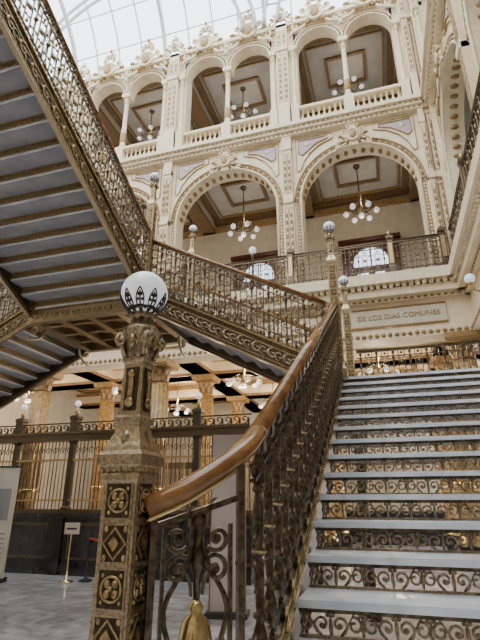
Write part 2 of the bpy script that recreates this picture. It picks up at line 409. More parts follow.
def spanel():
    for x,h in((-hw,0.93),(hw,1.06)):
        b.box(x-0.012,x+0.012,-0.014,0.014,0,h,M_BRONZE)
        for z in (0.1,0.4,0.7): b.lathe([(0.012,0),(0.022,0.015),(0.012,0.03)],(x,0,z),M_BRONZE,8)
    for x in (-hw+0.04,hw-0.04): b.box(x-0.006,x+0.006,-0.01,0.01,0,0.85,M_BRONZE)
    b.box(-hw,hw,-0.02,0.02,0,0.04,M_BRONZE)
    b.beam((-hw,0,0.84),(hw,0,0.94),0.024,-0.01,0.012,M_BRONZE)
    for sg in(-1,1):
        for (cx,cz,r,a0,a1) in ((0.075,0.80,0.045,-pi*0.8,pi*1.5),(0.07,0.70,0.05,pi*0.8,-pi*1.6),(0.085,0.46,0.038,-pi,pi*1.3),(0.075,0.33,0.05,pi,-pi*1.4),(0.08,0.14,0.045,-pi*0.8,pi*1.6)):
            b.tube([(sg*x,0,z) for x,_,z in spiral(cx,cz,r,0.012,a0,a1,18)],0.0125,M_BRONZE,5,YR,rz=0.009)
            b.ell((sg*cx,0,cz),(0.016,0.016,0.016),M_BRONZE,7,5)
        b.tube(smooth([(sg*0.03,0,0.02),(sg*0.12,0,0.22),(sg*0.07,0,0.40),(sg*0.115,0,0.58),(sg*0.03,0,0.74),(sg*0.02,0,0.88)],4),0.010,M_BRONZE,5,YR)
        b.leaf((sg*0.03,0,0.84),0 if sg>0 else pi,0.0,0.10,0.05,0.06,M_BRONZE)
        b.leaf((sg*0.02,0,0.62),0 if sg>0 else pi,0.0,0.08,0.05,0.05,M_BRONZE)
    b.lathe([(0.02,0.04),(0.035,0.08),(0.02,0.12),(0.014,0.30),(0.03,0.36),(0.02,0.38),(0.048,0.43),(0.058,0.49),(0.046,0.545),(0.02,0.57),(0.028,0.585),(0.012,0.61)],(0,0,0),M_BRASS,18)
    b.lathe([(0.012,0.60),(0.014,0.68),(0.026,0.71),(0.026,0.75),(0.012,0.79),(0.014,0.83),(0.028,0.86),(0.012,0.89)],(0,0,0),M_BRONZE,10)
spanel()
put('scroll_panel',b,S,(-0.69,1.74,0.82),radians(40))
b=B(); b.box(-hw,hw,-0.05,0.05,0,0.82,M_BRONZE); b.box(-0.18,0.18,-0.06,0.06,0.79,0.822,M_BRASS)
put('scroll_panel_plinth',b,S,(-0.69,1.74,0),radians(40))
b=B()
def landing(x0,x1,y0,y1,z):
    b.box(x0,x1,y0,y1,z-0.05,z-0.002,M_MARBLE); b.box(x0,x1,y0,y1,z-0.10,z-0.05,M_BROWN)
    for (a,c,d,e) in ((x0,x1,y0,y0+0.14),(x0,x1,y1-0.14,y1),(x0,x0+0.14,y0+0.14,y1-0.14),(x1-0.14,x1,y0+0.14,y1-0.14)):
        b.box(a,c,d,e,z-0.32,z-0.10,M_NEWEL)
    nx=4; ny=4
    for i in range(1,nx):
        x=x0+(x1-x0)*i/nx; b.box(x-0.05,x+0.05,y0+0.14,y1-0.14,z-0.26,z-0.10,M_NEWEL); b.box(x-0.07,x+0.07,y0+0.14,y1-0.14,z-0.28,z-0.26,M_GOLD)
    for j in range(1,ny):
        y=y0+(y1-y0)*j/ny; b.box(x0+0.14,x1-0.14,y-0.04,y+0.04,z-0.24,z-0.10,M_NEWEL)
    for i in range(nx):
        for j in range(ny):
            b.ell((x0+(x1-x0)*(i+.5)/nx,y0+(y1-y0)*(j+.5)/ny,z-0.12),(0.12,0.12,0.05),M_GOLD,8,5)
    n=int((x1-x0)/0.22)
    for i in range(n):
        cx=x0+(x1-x0)*(i+.5)/n; yy=y0-0.01
        b.tube(spiral(cx,z-0.21,0.08,0.012,-pi/2,pi*1.7,12,yy),0.011,M_GOLD,4,YR)
        b.ell((cx+0.1,yy,z-0.21),(0.02,0.02,0.06),M_NEWEL,6,5)
landing(-0.65,1.85,6.87,8.9,ZA)
landing(-6.35,-3.85,6.87,8.9,ZB)
landing(-12.4,-9.6,6.87,8.9,ZA)
put('landings',b,S)
rm=(ZB-ZA)/11; gm=0.32
flight(S,11,1.90,rm,gm,(-0.65,7.88,ZA),pi/2,True)
flight(S,11,1.90,rm,gm,(-9.55,7.88,ZA),-pi/2,True)
ru=(ZU-ZB)/15; gu=0.31
flight(S,15,2.40,ru,gu,(-5.1,6.87,ZB),pi,True)
for y,sd in ((6.90,-1),(8.86,1)):
    stringer(S,(-0.65,y,ZA+rm),(-3.87,y,ZB+0.02),(0,sd,0))
    stringer(S,(-9.55,y,ZA+rm),(-6.33,y,ZB+0.02),(0,sd,0))
    rail_run(S,(-0.70,y,ZA+rm+0.05),(-3.82,y,ZB+0.06),1.0,1.0,0.14)
    rail_run(S,(-9.5,y,ZA+rm+0.05),(-6.4,y,ZB+0.06),1.0,1.0,0.17)
rail_run(S,(-0.4,8.86,ZA),(1.8,8.86,ZA),1.0,1.0,0.15,rail=M_GOLD,rw=0.035)
rail_run(S,(-3.95,8.86,ZB),(-6.3,8.86,ZB),1.0,1.0,0.16)
yE=6.87-14*gu
for x,sd in ((-3.87,1),(-6.33,-1)):
    stringer(S,(x,6.87,ZB+ru),(x,yE,ZU+0.02),(sd,0,0))
    rail_run(S,(x,6.80,ZB+ru+0.08),(x,yE,ZU+0.05),1.0,1.0,0.14)
b=B(); b.box(-8.5,-3.0,-1.0,yE+0.0,ZU-0.25,ZU-0.002,M_UNDER); put('upper_platform',b,S)
b=B()
for x in(-6.30,-3.92):
    for y,sg in((8.86,-1),(6.9,1)):
        pts=[(x,y,ZB-0.62)]+[(x,y+sg*(0.4*sin(t)),ZB-0.62+0.3*(1-cos(t))) for t in [pi/2*i/8 for i in range(1,9)]]
        b.tube(pts,0.03,M_NEWEL,6,ref=(1,0,0))
        b.M=Matrix.Translation((x,y,0))@Matrix.Rotation(pi/2,4,'Z')
        b.tube(spiral(sg*0.13,ZB-0.42,0.09,0.02,0,pi*2.4,16),0.018,M_GOLD,5,YR)
        b.M=None
put('landing_brackets',b,S)
b=B()
for (x,y,z) in ((1.7,8.75,ZA),(-0.5,8.75,ZA),(1.7,7.0,ZA)):
    b.lathe([(0.14,0),(0.14,0.15),(0.09,0.25),(0.08,z-0.7),(0.12,z-0.6),(0.09,z-0.55),(0.15,z-0.36),(0.15,z-0.31)],(x,y,0),M_BRONZE,14)
put('landing_columns',b,S)
for p in ((-0.905,1.6,0.0),(-0.56,6.86,ZA),(-0.52,8.88,ZA-0.05),(-3.87,6.88,ZB-0.05),(-3.87,8.88,ZB-0.05),(-6.33,6.88,ZB-0.05),(-6.33,8.88,ZB-0.05)):
    put('newel_lamp_post',NEWEL,None,p,0,(1,1,1))

# ------------------------------------------------------------ ornaments
def crest(b,x,y,z,s,mt=M_CREAM,m2=M_TAN):
    b.ell((x,y,z+0.42*s),(0.20*s,0.10*s,0.26*s),mt,12,8)
    b.ell((x,y-0.07*s,z+0.42*s),(0.13*s,0.06*s,0.18*s),m2,10,7)
    b.tube([(x+p[0],y-0.06*s,z+p[2]) for p in arc(0,0.42*s,0.24*s,0,2*pi*17/18,17)],0.03*s,mt,5,YR,closed=True)
    for sg in(-1,1):
        for (cx,cz,r,a0,a1,t) in ((0.36,0.30,0.15,pi*0.9,-pi*1.2,0.035),(0.52,0.12,0.12,pi*0.6,-pi*1.4,0.03),(0.30,0.66,0.11,-pi*0.9,pi*1.2,0.03),(0.14,0.86,0.09,-pi*0.8,pi*1.2,0.025)):
            b.tube([(x+sg*p[0]*s,y,z+p[2]*s) for p in spiral(cx,cz,r,0.02,a0,a1,14)],t*s,mt,5,YR,rz=t*s*1.2)
            b.ell((x+sg*cx*s,y-0.01,z+cz*s),(r*0.45*s,0.03*s,r*0.45*s),m2,6,5)
        b.tube([(x+sg*p[0]*s,y,z+p[1]*s) for p in ((0.22,0.15),(0.42,0.0),(0.60,-0.04),(0.68,-0.2))],0.04*s,mt,5,YR)
        b.ell((x+sg*0.45*s,y-0.03,z+0.42*s),(0.09*s,0.05*s,0.06*s),m2,7,5)
        b.ell((x+sg*0.2*s,y-0.05,z+0.14*s),(0.07*s,0.05*s,0.05*s),m2,7,5)
    for k in range(-2,3):
        a=pi/2+k*0.42; L=(0.30-0.05*abs(k))*s
        c=(x+cos(a)*0.16*s,z+0.86*s+sin(a)*0.16*s)
        b.M=Matrix.Translation((c[0],y,c[1]))@Matrix.Rotation(-(a-pi/2),4,'Y')
        b.ell((0,0,0),(0.045*s,0.05*s,L*0.5),mt if k%2==0 else m2,7,6); b.M=None
    b.ell((x,y,z+1.22*s),(0.05*s,0.05*s,0.07*s),m2,8,6)

def capital(b,x,y,z,r,h,mt=M_CREAM,m2=M_TAN,n=12):
    b.lathe([(r,0),(r*1.15,h*0.05),(r,h*0.1),(r*1.0,h*0.6),(r*1.45,h*0.85)],(x,y,z),m2,n)
    for i in range(8):
        a=i*pi/4
        b.leaf((x,y,z+h*0.08),a,r*1.02,h*0.42,r*0.6,r*0.45,mt); b.leaf((x,y,z+h*0.4),a+pi/8,r*1.05,h*0.45,r*0.6,r*0.6,mt)
    b.sq([(r*1.45,h*0.86),(r*1.6,h*0.9),(r*1.6,h)],(x,y,z),mt)

BALP=[(0.045,0),(0.045,0.05),(0.03,0.07),(0.05,0.18),(0.058,0.26),(0.04,0.36),(0.025,0.42),(0.022,0.46),(0.035,0.49),(0.022,0.52),(0.03,0.56),(0.045,0.60),(0.045,0.64)]
E=Z3-13.25
def bay_mesh():
    b=B(); H=2.05
    R=1.66; ZS=10.15; ZE=12.9+E
    b.wall_arch(-H,H,Z2-0.0,ZE,0,R,ZS,0,0.5,M_CREAM,32)
    for (r,t,mt,yy) in ((R+0.03,0.04,M_CREAM,-0.02),(R+0.20,0.02,M_TAN,-0.03),(R+0.25,0.04,M_CREAM,-0.01)):
        pts=[(-r,yy,Z2)]+[(p[0],yy,p[2]) for p in arc(0,ZS,r,pi,0,32)]+[(r,yy,Z2)]
        if r>R+0.1: pts=pts[1:-1]
        b.tube(pts,t,mt,6,YR)
    b.tube([(p[0],-0.012,p[2]) for p in arc(0,ZS,R+0.125,pi,0,32)],0.012,M_TAN,4,YR,rz=0.055)
    for i in range(53):
        a=pi*i/52; b.ell(((R+0.125)*cos(a),-0.03,ZS+(R+0.125)*sin(a)),(0.032,0.025,0.032),M_CREAM if i%2 else M_TAN,6,4)
    for sg in(-1,1):
        b.box(sg*(R+0.125)-0.05,sg*(R+0.125)+0.05,-0.018,0,Z2+0.2,ZS,M_TAN)
        for i in range(24):
            b.ell((sg*(R+0.125),-0.025,Z2+0.25+i*0.115),(0.032,0.025,0.04),M_CREAM,6,4)
    for i in range(1,20):
        a=pi*i/20; b.ell(((R-0.01)*cos(a),0.25,ZS+(R-0.01)*sin(a)),(0.07,0.12,0.07),M_TAN,6,4)
    for sg in(-1,1):
        xa,xb=sorted((sg*1.90,sg*H))
        b.box(xa,xb,-0.16,0,Z2-0.05,ZE,M_CREAM)
        b.box(xa,xb,-0.21,0,Z2-0.05,Z2+0.35,M_CREAM)
        b.box(xa,xb,-0.22,0,ZS-0.1,ZS+0.05,M_CREAM); b.box(xa,xb,-0.20,0,12.35+E,12.5+E,M_CREAM)
        for (za,zb) in ((Z2+0.5,ZS-0.25),(ZS+0.25,12.2+E)):
            xx=sg*1.985
            b.tube([(xx-0.045,-0.165,za),(xx+0.045,-0.165,za),(xx+0.045,-0.165,zb),(xx-0.045,-0.165,zb)],0.012,M_TAN,4,YR,closed=True)
            z=za+0.2
            while z<zb-0.1:
                b.ell((xx,-0.165,z),(0.03,0.02,0.09),M_TAN,6,5); z+=0.24
        poly=[(0.62,12.46),(1.76,12.46),(1.76,11.25),(1.66,11.22),(1.54,11.55),(1.32,11.86),(1.02,12.10),(0.62,12.24)]
        poly=[(sg*x,z) for x,z in poly]
        if sg<0: poly=poly[::-1]
        b.prism(poly,-0.02,0.0,M_CREAM)
        poly2=[(sg*x,z) for x,z in ((0.76,12.38),(1.68,12.38),(1.68,11.90),(1.56,11.80),(1.36,11.98),(1.10,12.18),(0.76,12.28))]
        if sg<0: poly2=poly2[::-1]
        b.prism(poly2,-0.035,0,M_MOSAIC)
        b.tube([(x,-0.03,z) for x,z in poly],0.016,M_TAN,4,YR,closed=True)
        b.tube([(x,-0.04,z) for x,z in poly2],0.022,M_TAN,5,YR,closed=True)
        b.ell((sg*1.42,-0.04,12.19),(0.08,0.03,0.08),M_CREAM,8,5)
    crest(b,0,-0.14,11.74,0.85)
    b.box(-0.14,0.14,-0.14,0,11.75,ZE,M_CREAM)
    b.box(-H,H,-0.20,0.5,12.9+E,13.0+E,M_CREAM); b.box(-H,H,-0.28,0.5,13.0+E,13.07+E,M_CREAM); b.box(-H,H,-0.38,0.5,13.12+E,13.25+E,M_CREAM); b.box(-H,H,-0.22,0.5,13.07+E,13.12+E,M_TAN)
    n=27
    for i in range(n):
        x=-H+(i+.5)*2*H/n; b.box(x-0.04,x+0.04,-0.30,-0.2,13.055+E,13.13+E,M_CREAM)
        b.ell((x,-0.20,12.95+E),(0.045,0.03,0.03),M_TAN,6,4)
    zb=Z3
    b.box(-1.72,1.72,-0.06,0.20,zb,zb+0.10,M_CREAM); b.box(-1.72,1.72,-0.08,0.22,zb+0.74,zb+0.84,M_CREAM)
    for k in (-1,1):
        for i in range(8):
            b.lathe([(r_*1.1,z_) for r_,z_ in BALP],(k*(0.27+i*0.175),0.07,zb+0.10),M_CREAM,8)
    b.box(-0.16,0.16,-0.10,0.24,zb,zb+0.86,M_CREAM)
    zs=16.40; rr=0.72; hc=zs-0.15-0.32-(zb+0.86)
    b.lathe([(0.14,0),(0.14,0.06),(0.11,0.10),(0.125,0.14),(0.10,0.18),(0.095,0.8),(0.10,0.85),(0.085,0.9),(0.078,hc-0.03),(0.09,hc)],(0,0.10,zb+0.86),M_CREAM,14)
    b.lathe([(0.10,0.30),(0.115,0.33),(0.115,0.72),(0.10,0.76)],(0,0.10,zb+0.86),M_TAN,10)
    capital(b,0,0.10,zs-0.47,0.085,0.32)
    b.box(-0.16,0.16,-0.05,0.35,zs-0.15,zs,M_CREAM)
    for k in(-1,1):
        cx=k*0.84
        xa,xb=sorted((0,k*1.66))
        b.wall_arch(xa,xb,zs,17.35,cx,rr,zs,0,0.4,M_CREAM,20)
        for (r_,t_,mt_) in ((rr+0.02,0.03,M_CREAM),(rr+0.14,0.025,M_CREAM)):
            b.tube([(cx+p[0],-0.02,p[2]) for p in arc(0,zs,r_,pi,0,22)],t_,mt_,6,YR)
        for i in range(23):
            a=pi*i/22; b.ell((cx+(rr+0.08)*cos(a),-0.02,zs+(rr+0.08)*sin(a)),(0.034,0.025,0.034),M_TAN,6,4)
        crest(b,cx,-0.14,17.12,1.35)
        xa,xb=sorted((k*1.58,k*H))
        b.box(xa,xb,0,0.5,zb,17.35,M_CREAM)
        xa,xb=sorted((k*1.86,k*H))
        b.box(xa,xb,-0.20,0,zb,ZT,M_CREAM); b.box(xa,xb,-0.26,0,zb,zb+0.9,M_CREAM); b.box(xa,xb,-0.26,0,16.25,16.4,M_CREAM)
        for (za,zc) in ((zb+1.05,16.1),(16.5,17.2)):
            xx=k*1.96; b.tube([(xx-0.05,-0.205,za),(xx+0.05,-0.205,za),(xx+0.05,-0.205,zc),(xx-0.05,-0.205,zc)],0.012,M_TAN,4,YR,closed=True)
            z=za+0.2
            while z<zc-0.1:
                b.ell((xx,-0.205,z),(0.03,0.02,0.09),M_TAN,6,5); z+=0.24
        b.lathe([(0.10,0),(0.10,0.08),(0.075,0.12),(0.075,0.7),(0.09,0.74),(0.065,0.8),(0.06,hc-0.03),(0.075,hc)],(k*1.70,-0.06,zb+0.86),M_CREAM,12)
        capital(b,k*1.70,-0.06,zs-0.47,0.07,0.32)
        b.box(k*1.70-0.12,k*1.70+0.12,-0.18,0.1,zb,zb+0.86,M_CREAM); b.box(k*1.70-0.12,k*1.70+0.12,-0.18,0.1,zs-0.15,zs,M_CREAM)
        b.ell((k*1.55,-0.02,17.15),(0.08,0.03,0.10),M_MOSAIC,8,6)
    b.box(-H,H,-0.10,0.5,17.35,17.42,M_CREAM); b.box(-H,H,-0.20,0.5,17.42,ZT,M_CREAM)
    for i in range(30):
        x=-H+(i+.5)*2*H/30; b.ell((x,-0.12,17.38),(0.04,0.04,0.05),M_TAN,6,4)
    crest(b,-H,-0.2,ZT,0.75)
    return b.mesh('arcade_bay')
BAY=bay_mesh()
FB=empty('arcade_facade')
for i,x in enumerate((-0.05,-4.15,-8.25,-12.35)):
    put('bay_%d'%(i+1),BAY,FB,(x,FY,0),0)
FR=empty('arcade_facade.001')
for i,y in enumerate((9.9,5.8,1.7)):
    put('bay_%d'%(i+1),BAY,FR,(FX,y,0),-pi/2)
b=B(); b.box(2.0,FX+0.5,FY-0.05,FY+0.5,Z2,ZT,M_CREAM)
for z in (Z2,10.1,12.6,Z3+0.0,16.3,17.4): b.box(1.98,FX,FY-0.16,FY-0.04,z,z+0.12,M_CREAM)
for (za,zc) in ((Z2+0.5,9.9),(10.4,12.4),(13.3,16.1)):
    b.tube([(2.06,FY-0.06,za),(2.29,FY-0.06,za),(2.29,FY-0.06,zc),(2.06,FY-0.06,zc)],0.02,M_TAN,4,YR,closed=True)
    z=za+0.2
    while z<zc-0.1: b.ell((2.175,FY-0.06,z),(0.05,0.02,0.10),M_TAN,6,5); z+=0.26
put('corner_pier',b,FB)

def frieze(b,x0,x1):
    q=Z2-7.59
    b.box(x0,x1,0,0.5,5.75,6.9+q,M_CREAM); b.box(x0,x1,-0.1,0.5,5.55,5.75,M_CREAM)
    b.box(x0,x1,-0.12,0.5,6.9+q,7.0+q,M_CREAM); b.box(x0,x1,-0.28,0.5,7.0+q,7.2+q,M_CREAM); b.box(x0,x1,-0.45,0.5,7.3+q,7.58+q,M_CREAM); b.box(x0,x1,-0.20,0.5,7.2+q,7.3+q,M_TAN)
    n=int((x1-x0)/0.16)
    for i in range(n):
        x=x0+(i+.5)*(x1-x0)/n
        b.box(x-0.05,x+0.05,-0.36,-0.2,7.2+q,7.3+q,M_CREAM); b.ell((x,-0.12,6.95+q),(0.05,0.03,0.035),M_TAN,6,4)
        b.ell((x,-0.11,5.65),(0.06,0.03,0.06),M_TAN,6,4)
b=B(); frieze(b,-14.4,FX)
b.box(-0.75,1.75,-0.03,0,5.92,6.42,M_WHITE)
b.tube([(-0.75,-0.03,5.92),(1.75,-0.03,5.92),(1.75,-0.03,6.42),(-0.75,-0.03,6.42)],0.03,M_TAN,5,YR,closed=True)
for xx in (-2.1,-4.2,-6.3): 
    b.tube([(xx-0.9,-0.03,5.92),(xx+0.9,-0.03,5.92),(xx+0.9,-0.03,6.42),(xx-0.9,-0.03,6.42)],0.03,M_TAN,5,YR,closed=True)
put('frieze_back',b,FB,(0,FY,0))
b=B(); frieze(b,-14.0,0.0); put('frieze_right',b,FR,(FX,-2.0,0),-pi/2)
tx=bpy.data.curves.new('frieze_inscription','FONT'); tx.body='DE LOS DIAS COMUNES'; tx.size=0.19; tx.extrude=0.008; tx.align_x='CENTER'; tx.align_y='CENTER'
to=bpy.data.objects.new('frieze_inscription',tx); C.objects.link(to); tx.materials.append(M_TAN)
to.location=(0.58,FY-0.04,6.17); to.rotation_euler=(pi/2,0,0); to.parent=FB

# ------------------------------------------------------------ first floor iron balustrade
G=empty('gallery_balustrade')
for a,c in ((-14.3,-2.2),(-2.0,2.0)):
    rail_run(G,(a,FY-0.25,Z2),(c,FY-0.25,Z2),0.98,0.98,0.17,rail=M_BRONZE,rw=0.04)
rail_run(G,(FX-0.26,FY-0.4,Z2),(FX-0.26,-0.2,Z2),1.0,1.0,0.17,rail=M_BRONZE,rw=0.045)
b=B()
b.sq([(0.09,0),(0.09,0.2),(0.07,0.24),(0.07,1.0),(0.09,1.05),(0.09,1.12),(0.03,1.18)],(0,0,0),M_BRONZE)
b.lathe([(0.02,1.15),(0.04,1.20),(0.05,1.25),(0.02,1.3),(0.0,1.34)],(0,0,0),M_GOLD,10)
b.box(-0.05,0.05,-0.08,-0.07,0.3,0.9,M_GOLD)
me=b.mesh('gallery_post')
for x in (-2.1,0.6,1.9): put('post',me,G,(x,FY-0.25,Z2),0)
for y in (9.0,6.0): put('post',me,G,(FX-0.26,y,Z2),0)
b=B()
b.lathe([(0.05,0),(0.04,0.1),(0.03,1.1),(0.06,1.18),(0.03,1.22)],(0,0,0),M_BRONZE,10); b.ell((0,0,1.32),(0.11,0.11,0.11),M_GLOBE,16,10)
put('post_lamp',b,G,(-3.2,FY-0.27,Z2))
b=B()
b.tube(smooth([(0,0,0),(-0.12,0,-0.06),(-0.22,0,0.0),(-0.26,0,0.10)],4),0.02,M_GOLD,6,ref=YR); b.ell((0,0,0),(0.04,0.10,0.12),M_GOLD,8,6)
b.lathe([(0.03,0.10),(0.06,0.13),(0.05,0.15)],(-0.26,0,0),M_GOLD,10); b.ell((-0.26,0,0.25),(0.11,0.11,0.11),M_GLOBE,16,10)
put('bracket_lamp',b,None,(FX-0.04,10.2,5.95))

# ------------------------------------------------------------ shell
b=B(); b.box(-16,8,-8,26,-0.2,0,M_FLOOR); put('floor',b)
b=B()
for z in (Z2,Z3):
    t=0.3 if z==Z2 else 0.33
    b.box(-14.4,6.2,FY+0.5,16.2,z-t,z-0.01,M_CEIL); b.box(FX+0.5,6.2,-6,FY+0.5,z-t,z-0.01,M_CEIL)
b.box(-14.4,6.2,FY+0.4,16.2,17.42,ZT,M_CEIL); b.box(FX+0.4,6.2,-6,FY+0.4,17.42,ZT,M_CEIL)
for zc in (Z3-0.33,17.42):
    for x in (2.0,-2.1,-6.2,-10.3):
        b.box(x-0.25,x+0.25,FY+0.5,16.0,zc-0.45,zc,M_WHITE); b.box(x-0.28,x+0.28,FY+0.5,16.0,zc-0.50,zc-0.38,M_BROWN)
    for xc in (-0.05,-4.15,-8.25,-12.35):
        for k,(w,dd,mt) in enumerate(((1.72,0.20,M_BROWN),(1.40,0.05,M_TAN),(0.75,0.10,M_BROWN))):
            d2=w-0.05
            for (a,c,e,f) in ((-w,w,-d2,-d2+dd),(-w,w,d2-dd,d2),(-w,-w+dd,-d2+dd,d2-dd),(w-dd,w,-d2+dd,d2-dd)):
                b.box(xc+a,xc+c,14.25+e,14.25+f,zc-0.10,zc,mt)
    for y in (7.9,3.8):
        b.box(FX+0.5,6,y-0.25,y+0.25,zc-0.45,zc,M_BROWN)
    b.box(-14.4,6,15.75,16.0,zc-0.18,zc,M_BROWN); b.box(-14.4,6,15.85,16.0,zc-0.5,zc-0.3,M_TAN)
    b.box(5.8,6,-2,15.8,zc-0.55,zc,M_BROWN)
put('ceiling_gallery',b)
b=B()
zc=6.6
b.box(-14.4,6.2,FY+0.5,24,zc,zc+0.15,M_CREAM)
for y in (16,20):
    b.box(-14.4,6,y-0.35,y+0.35,6.0,zc,M_CREAM); b.box(-14.4,6,y-0.4,y+0.4,6.0,6.10,M_BROWN); b.box(-14.4,6,y-0.42,y+0.42,zc-0.14,zc-0.05,M_TAN)
for x in (2.0,-2.1,-6.2,-10.3):
    b.box(x-0.35,x+0.35,FY+0.5,24,6.02,zc,M_CREAM); b.box(x-0.4,x+0.4,FY+0.5,24,6.02,6.12,M_BROWN)
for xc in (-0.05,-4.15,-8.25,-12.35):
    for yc in (14,18,22):
        for w,dd,mt in ((1.4,0.12,M_BROWN),(1.0,0.06,M_TAN)):
            for (a,c,e,f) in ((-w,w,-w,-w+dd),(-w,w,w-dd,w),(-w,-w+dd,-w+dd,w-dd),(w-dd,w,-w+dd,w-dd)):
                b.box(xc+a,xc+c,yc+e,yc+f,zc-0.08,zc,mt)
put('ceiling_ground',b)
b=B(); b.box(-14.4,6,16.0,16.2,Z2,ZT-0.13,M_WHITE); b.box(-14.4,6,15.94,16,Z2,Z2+1.2,M_TAN); b.box(-14.4,6,15.94,16,Z3,Z3+1.2,M_TAN); put('wall_back',b)
b=B(); b.box(6.0,6.2,-6,16.2,0,ZT,M_WHITE); put('wall_right',b)
b=B(); b.box(-14.6,6,24,24.2,0,7,M_WHITE); put('wall_hall',b)
b=B(); b.box(-14.6,-14.4,-6,24,0,ZT,M_WHITE)
for z in (5.6,Z2,Z3): b.box(-14.4,-14.2,-6,11.9,z-0.2,z,M_TAN)
put('wall_left',b)
b=B(); b.box(-14.6,6.2,-6.2,-6,0,ZT,M_WHITE)
for z in (5.6,Z2,Z3): b.box(-14.4,6,-6,-5.8,z-0.2,z,M_TAN)
for i in range(5):
    xc=-12.35+4.1*i
    for zz in (1.0,Z2+0.4,Z3+0.4):
        b.box(xc-1.3,xc+1.3,-6,-5.95,zz,zz+3.2,M_BROWN)
put('wall_front',b)
k=0
for z in (Z2,Z3):
    for xc in (0.1,-4.1,-8.2,-12.3):
        k+=1
        b=B(); b.box(-1.0,-0.62,-0.14,0,0,3.35,M_DOOR); b.box(0.62,1.0,-0.14,0,0,3.35,M_DOOR)
        b.wall_arch(-0.85,0.85,2.35,3.35,0,0.62,2.5,-0.12,0,M_DOOR,18)
        b.box(-1.1,1.1,-0.2,0,3.35,3.5,M_DOOR); b.box(-0.62,0.62,-0.10,0,2.25,2.36,M_DOOR)
        for sg in(-1,1):
            b.box(min(sg*0.03,sg*0.6),max(sg*0.03,sg*0.6),-0.07,-0.02,0,2.25,M_DOOR)
            b.box(min(sg*0.12,sg*0.5),max(sg*0.12,sg*0.5),-0.09,-0.07,0.2,0.95,M_DOOR); b.box(min(sg*0.12,sg*0.5),max(sg*0.12,sg*0.5),-0.085,-0.07,1.1,2.1,M_GLASS)
        b.prism([(-0.64,2.36),(0.64,2.36)]+[(0.64*cos(a),2.5+0.64*sin(a)) for a in [pi*i/16 for i in range(17)]],-0.04,-0.02,M_GLASS)
        b.box(-0.02,0.02,-0.07,-0.03,2.36,3.1,M_DOOR)
        put('door_%d'%k,b,None,(xc,15.93,z))
# ------------------------------------------------------------ columns of the ground floor
b=B()
b.sq([(0.40,0),(0.40,0.5),(0.36,0.55)],(0,0,0),M_DARK)
b.lathe([(0.36,0.55),(0.38,0.62),(0.31,0.70),(0.33,0.76),(0.285,0.80)],(0,0,0),M_BRASS,20)
b.lathe([(0.28,0.8),(0.285,2.5),(0.25,5.35)],(0,0,0),M_COL,24)
for i in range(16):
    a=2*pi*i/16; b.tube([(0.285*cos(a),0.285*sin(a),2.3),(0.255*cos(a),0.255*sin(a),5.3)],0.022,M_COL,5)
b.lathe([(0.29,2.1),(0.325,2.14),(0.325,2.2),(0.29,2.24)],(0,0,0),M_BRASS,20)
capital(b,0,0,5.35,0.25,0.55,M_TAN,M_BROWN,20)
b.sq([(0.42,5.9),(0.42,6.05)],(0,0,0),M_TAN)
COLM=b.mesh('column')
for y in (16,20):
    for x in (2.0,-2.1,-6.2,-10.3): put('marble_column',COLM,None,(x,y,0))
for x in (2.0,-2.1,-6.2,-10.3): put('marble_column',COLM,None,(x,FY+0.25,0),0,(1,1,5.57/6.05))
for y in (7.9,3.8): put('marble_column',COLM,None,(FX+0.25,y,0),0,(1,1,5.57/6.05))

# ------------------------------------------------------------ chandeliers
b=B()
b.tube([(0,0,0),(0,0,1.75)],0.02,M_BRONZE,8)
b.lathe([(0.02,-0.15),(0.07,-0.05),(0.10,0.05),(0.05,0.15),(0.03,0.3),(0.06,0.5),(0.02,0.7)],(0,0,0),M_GOLD,12)
b.lathe([(0.10,1.68),(0.12,1.75)],(0,0,0),M_BRONZE,12)
b.tube([(0.38*cos(2*pi*i/20),0.38*sin(2*pi*i/20),0.08) for i in range(20)],0.018,M_BRONZE,6,closed=True)
for i in range(6):
    b.M=Matrix.Rotation(i*pi/3,4,'Z')
    b.tube([(0.06,0,0.05),(0.2,0,0.20),(0.34,0,0.12),(0.44,0,0.02),(0.5,0,-0.02)],0.014,M_BRONZE,6,ref=YR)
    b.tube(spiral(0.26,0.0,0.09,0.015,0,pi*2.2,14),0.01,M_BRONZE,5,YR)
    b.lathe([(0.05,0),(0.06,-0.03),(0.04,-0.05)],(0.5,0,-0.01),M_GOLD,10)
    b.ell((0.5,0,-0.13),(0.095,0.095,0.095),M_GLOBE,14,10); b.M=None
b.ell((0,0,-0.25),(0.10,0.10,0.10),M_GLOBE,14,10)
CH=b.mesh('chandelier')
def chand(x,y,zc,s,watts):
    o_=put('chandelier',CH,None,(x,y,zc-1.75*s),0,(1,1,s))
    for q,(dx,zz) in enumerate(((0.0,-0.62),(0.28,0.42))):
        l=bpy.data.lights.new('chandelier_bulb','POINT'); l.energy=watts*0.5; l.color=(1.0,0.82,0.60); l.shadow_soft_size=0.12
        lo=bpy.data.objects.new('bulb_%d'%(q+1),l); C.objects.link(lo); lo.parent=o_; lo.location=(dx,0,zz/s)
for xc in (-0.05,-4.15,-8.25,-12.35):
    chand(xc,14,Z3-0.33,1.0,30); chand(xc,14,17.42,0.7,18); chand(xc,14,6.6,0.75,170)
chand(-4.15,18,6.6,0.75,260); chand(-8.25,18,6.6,0.75,260); chand(-0.05,18,6.6,0.75,160)

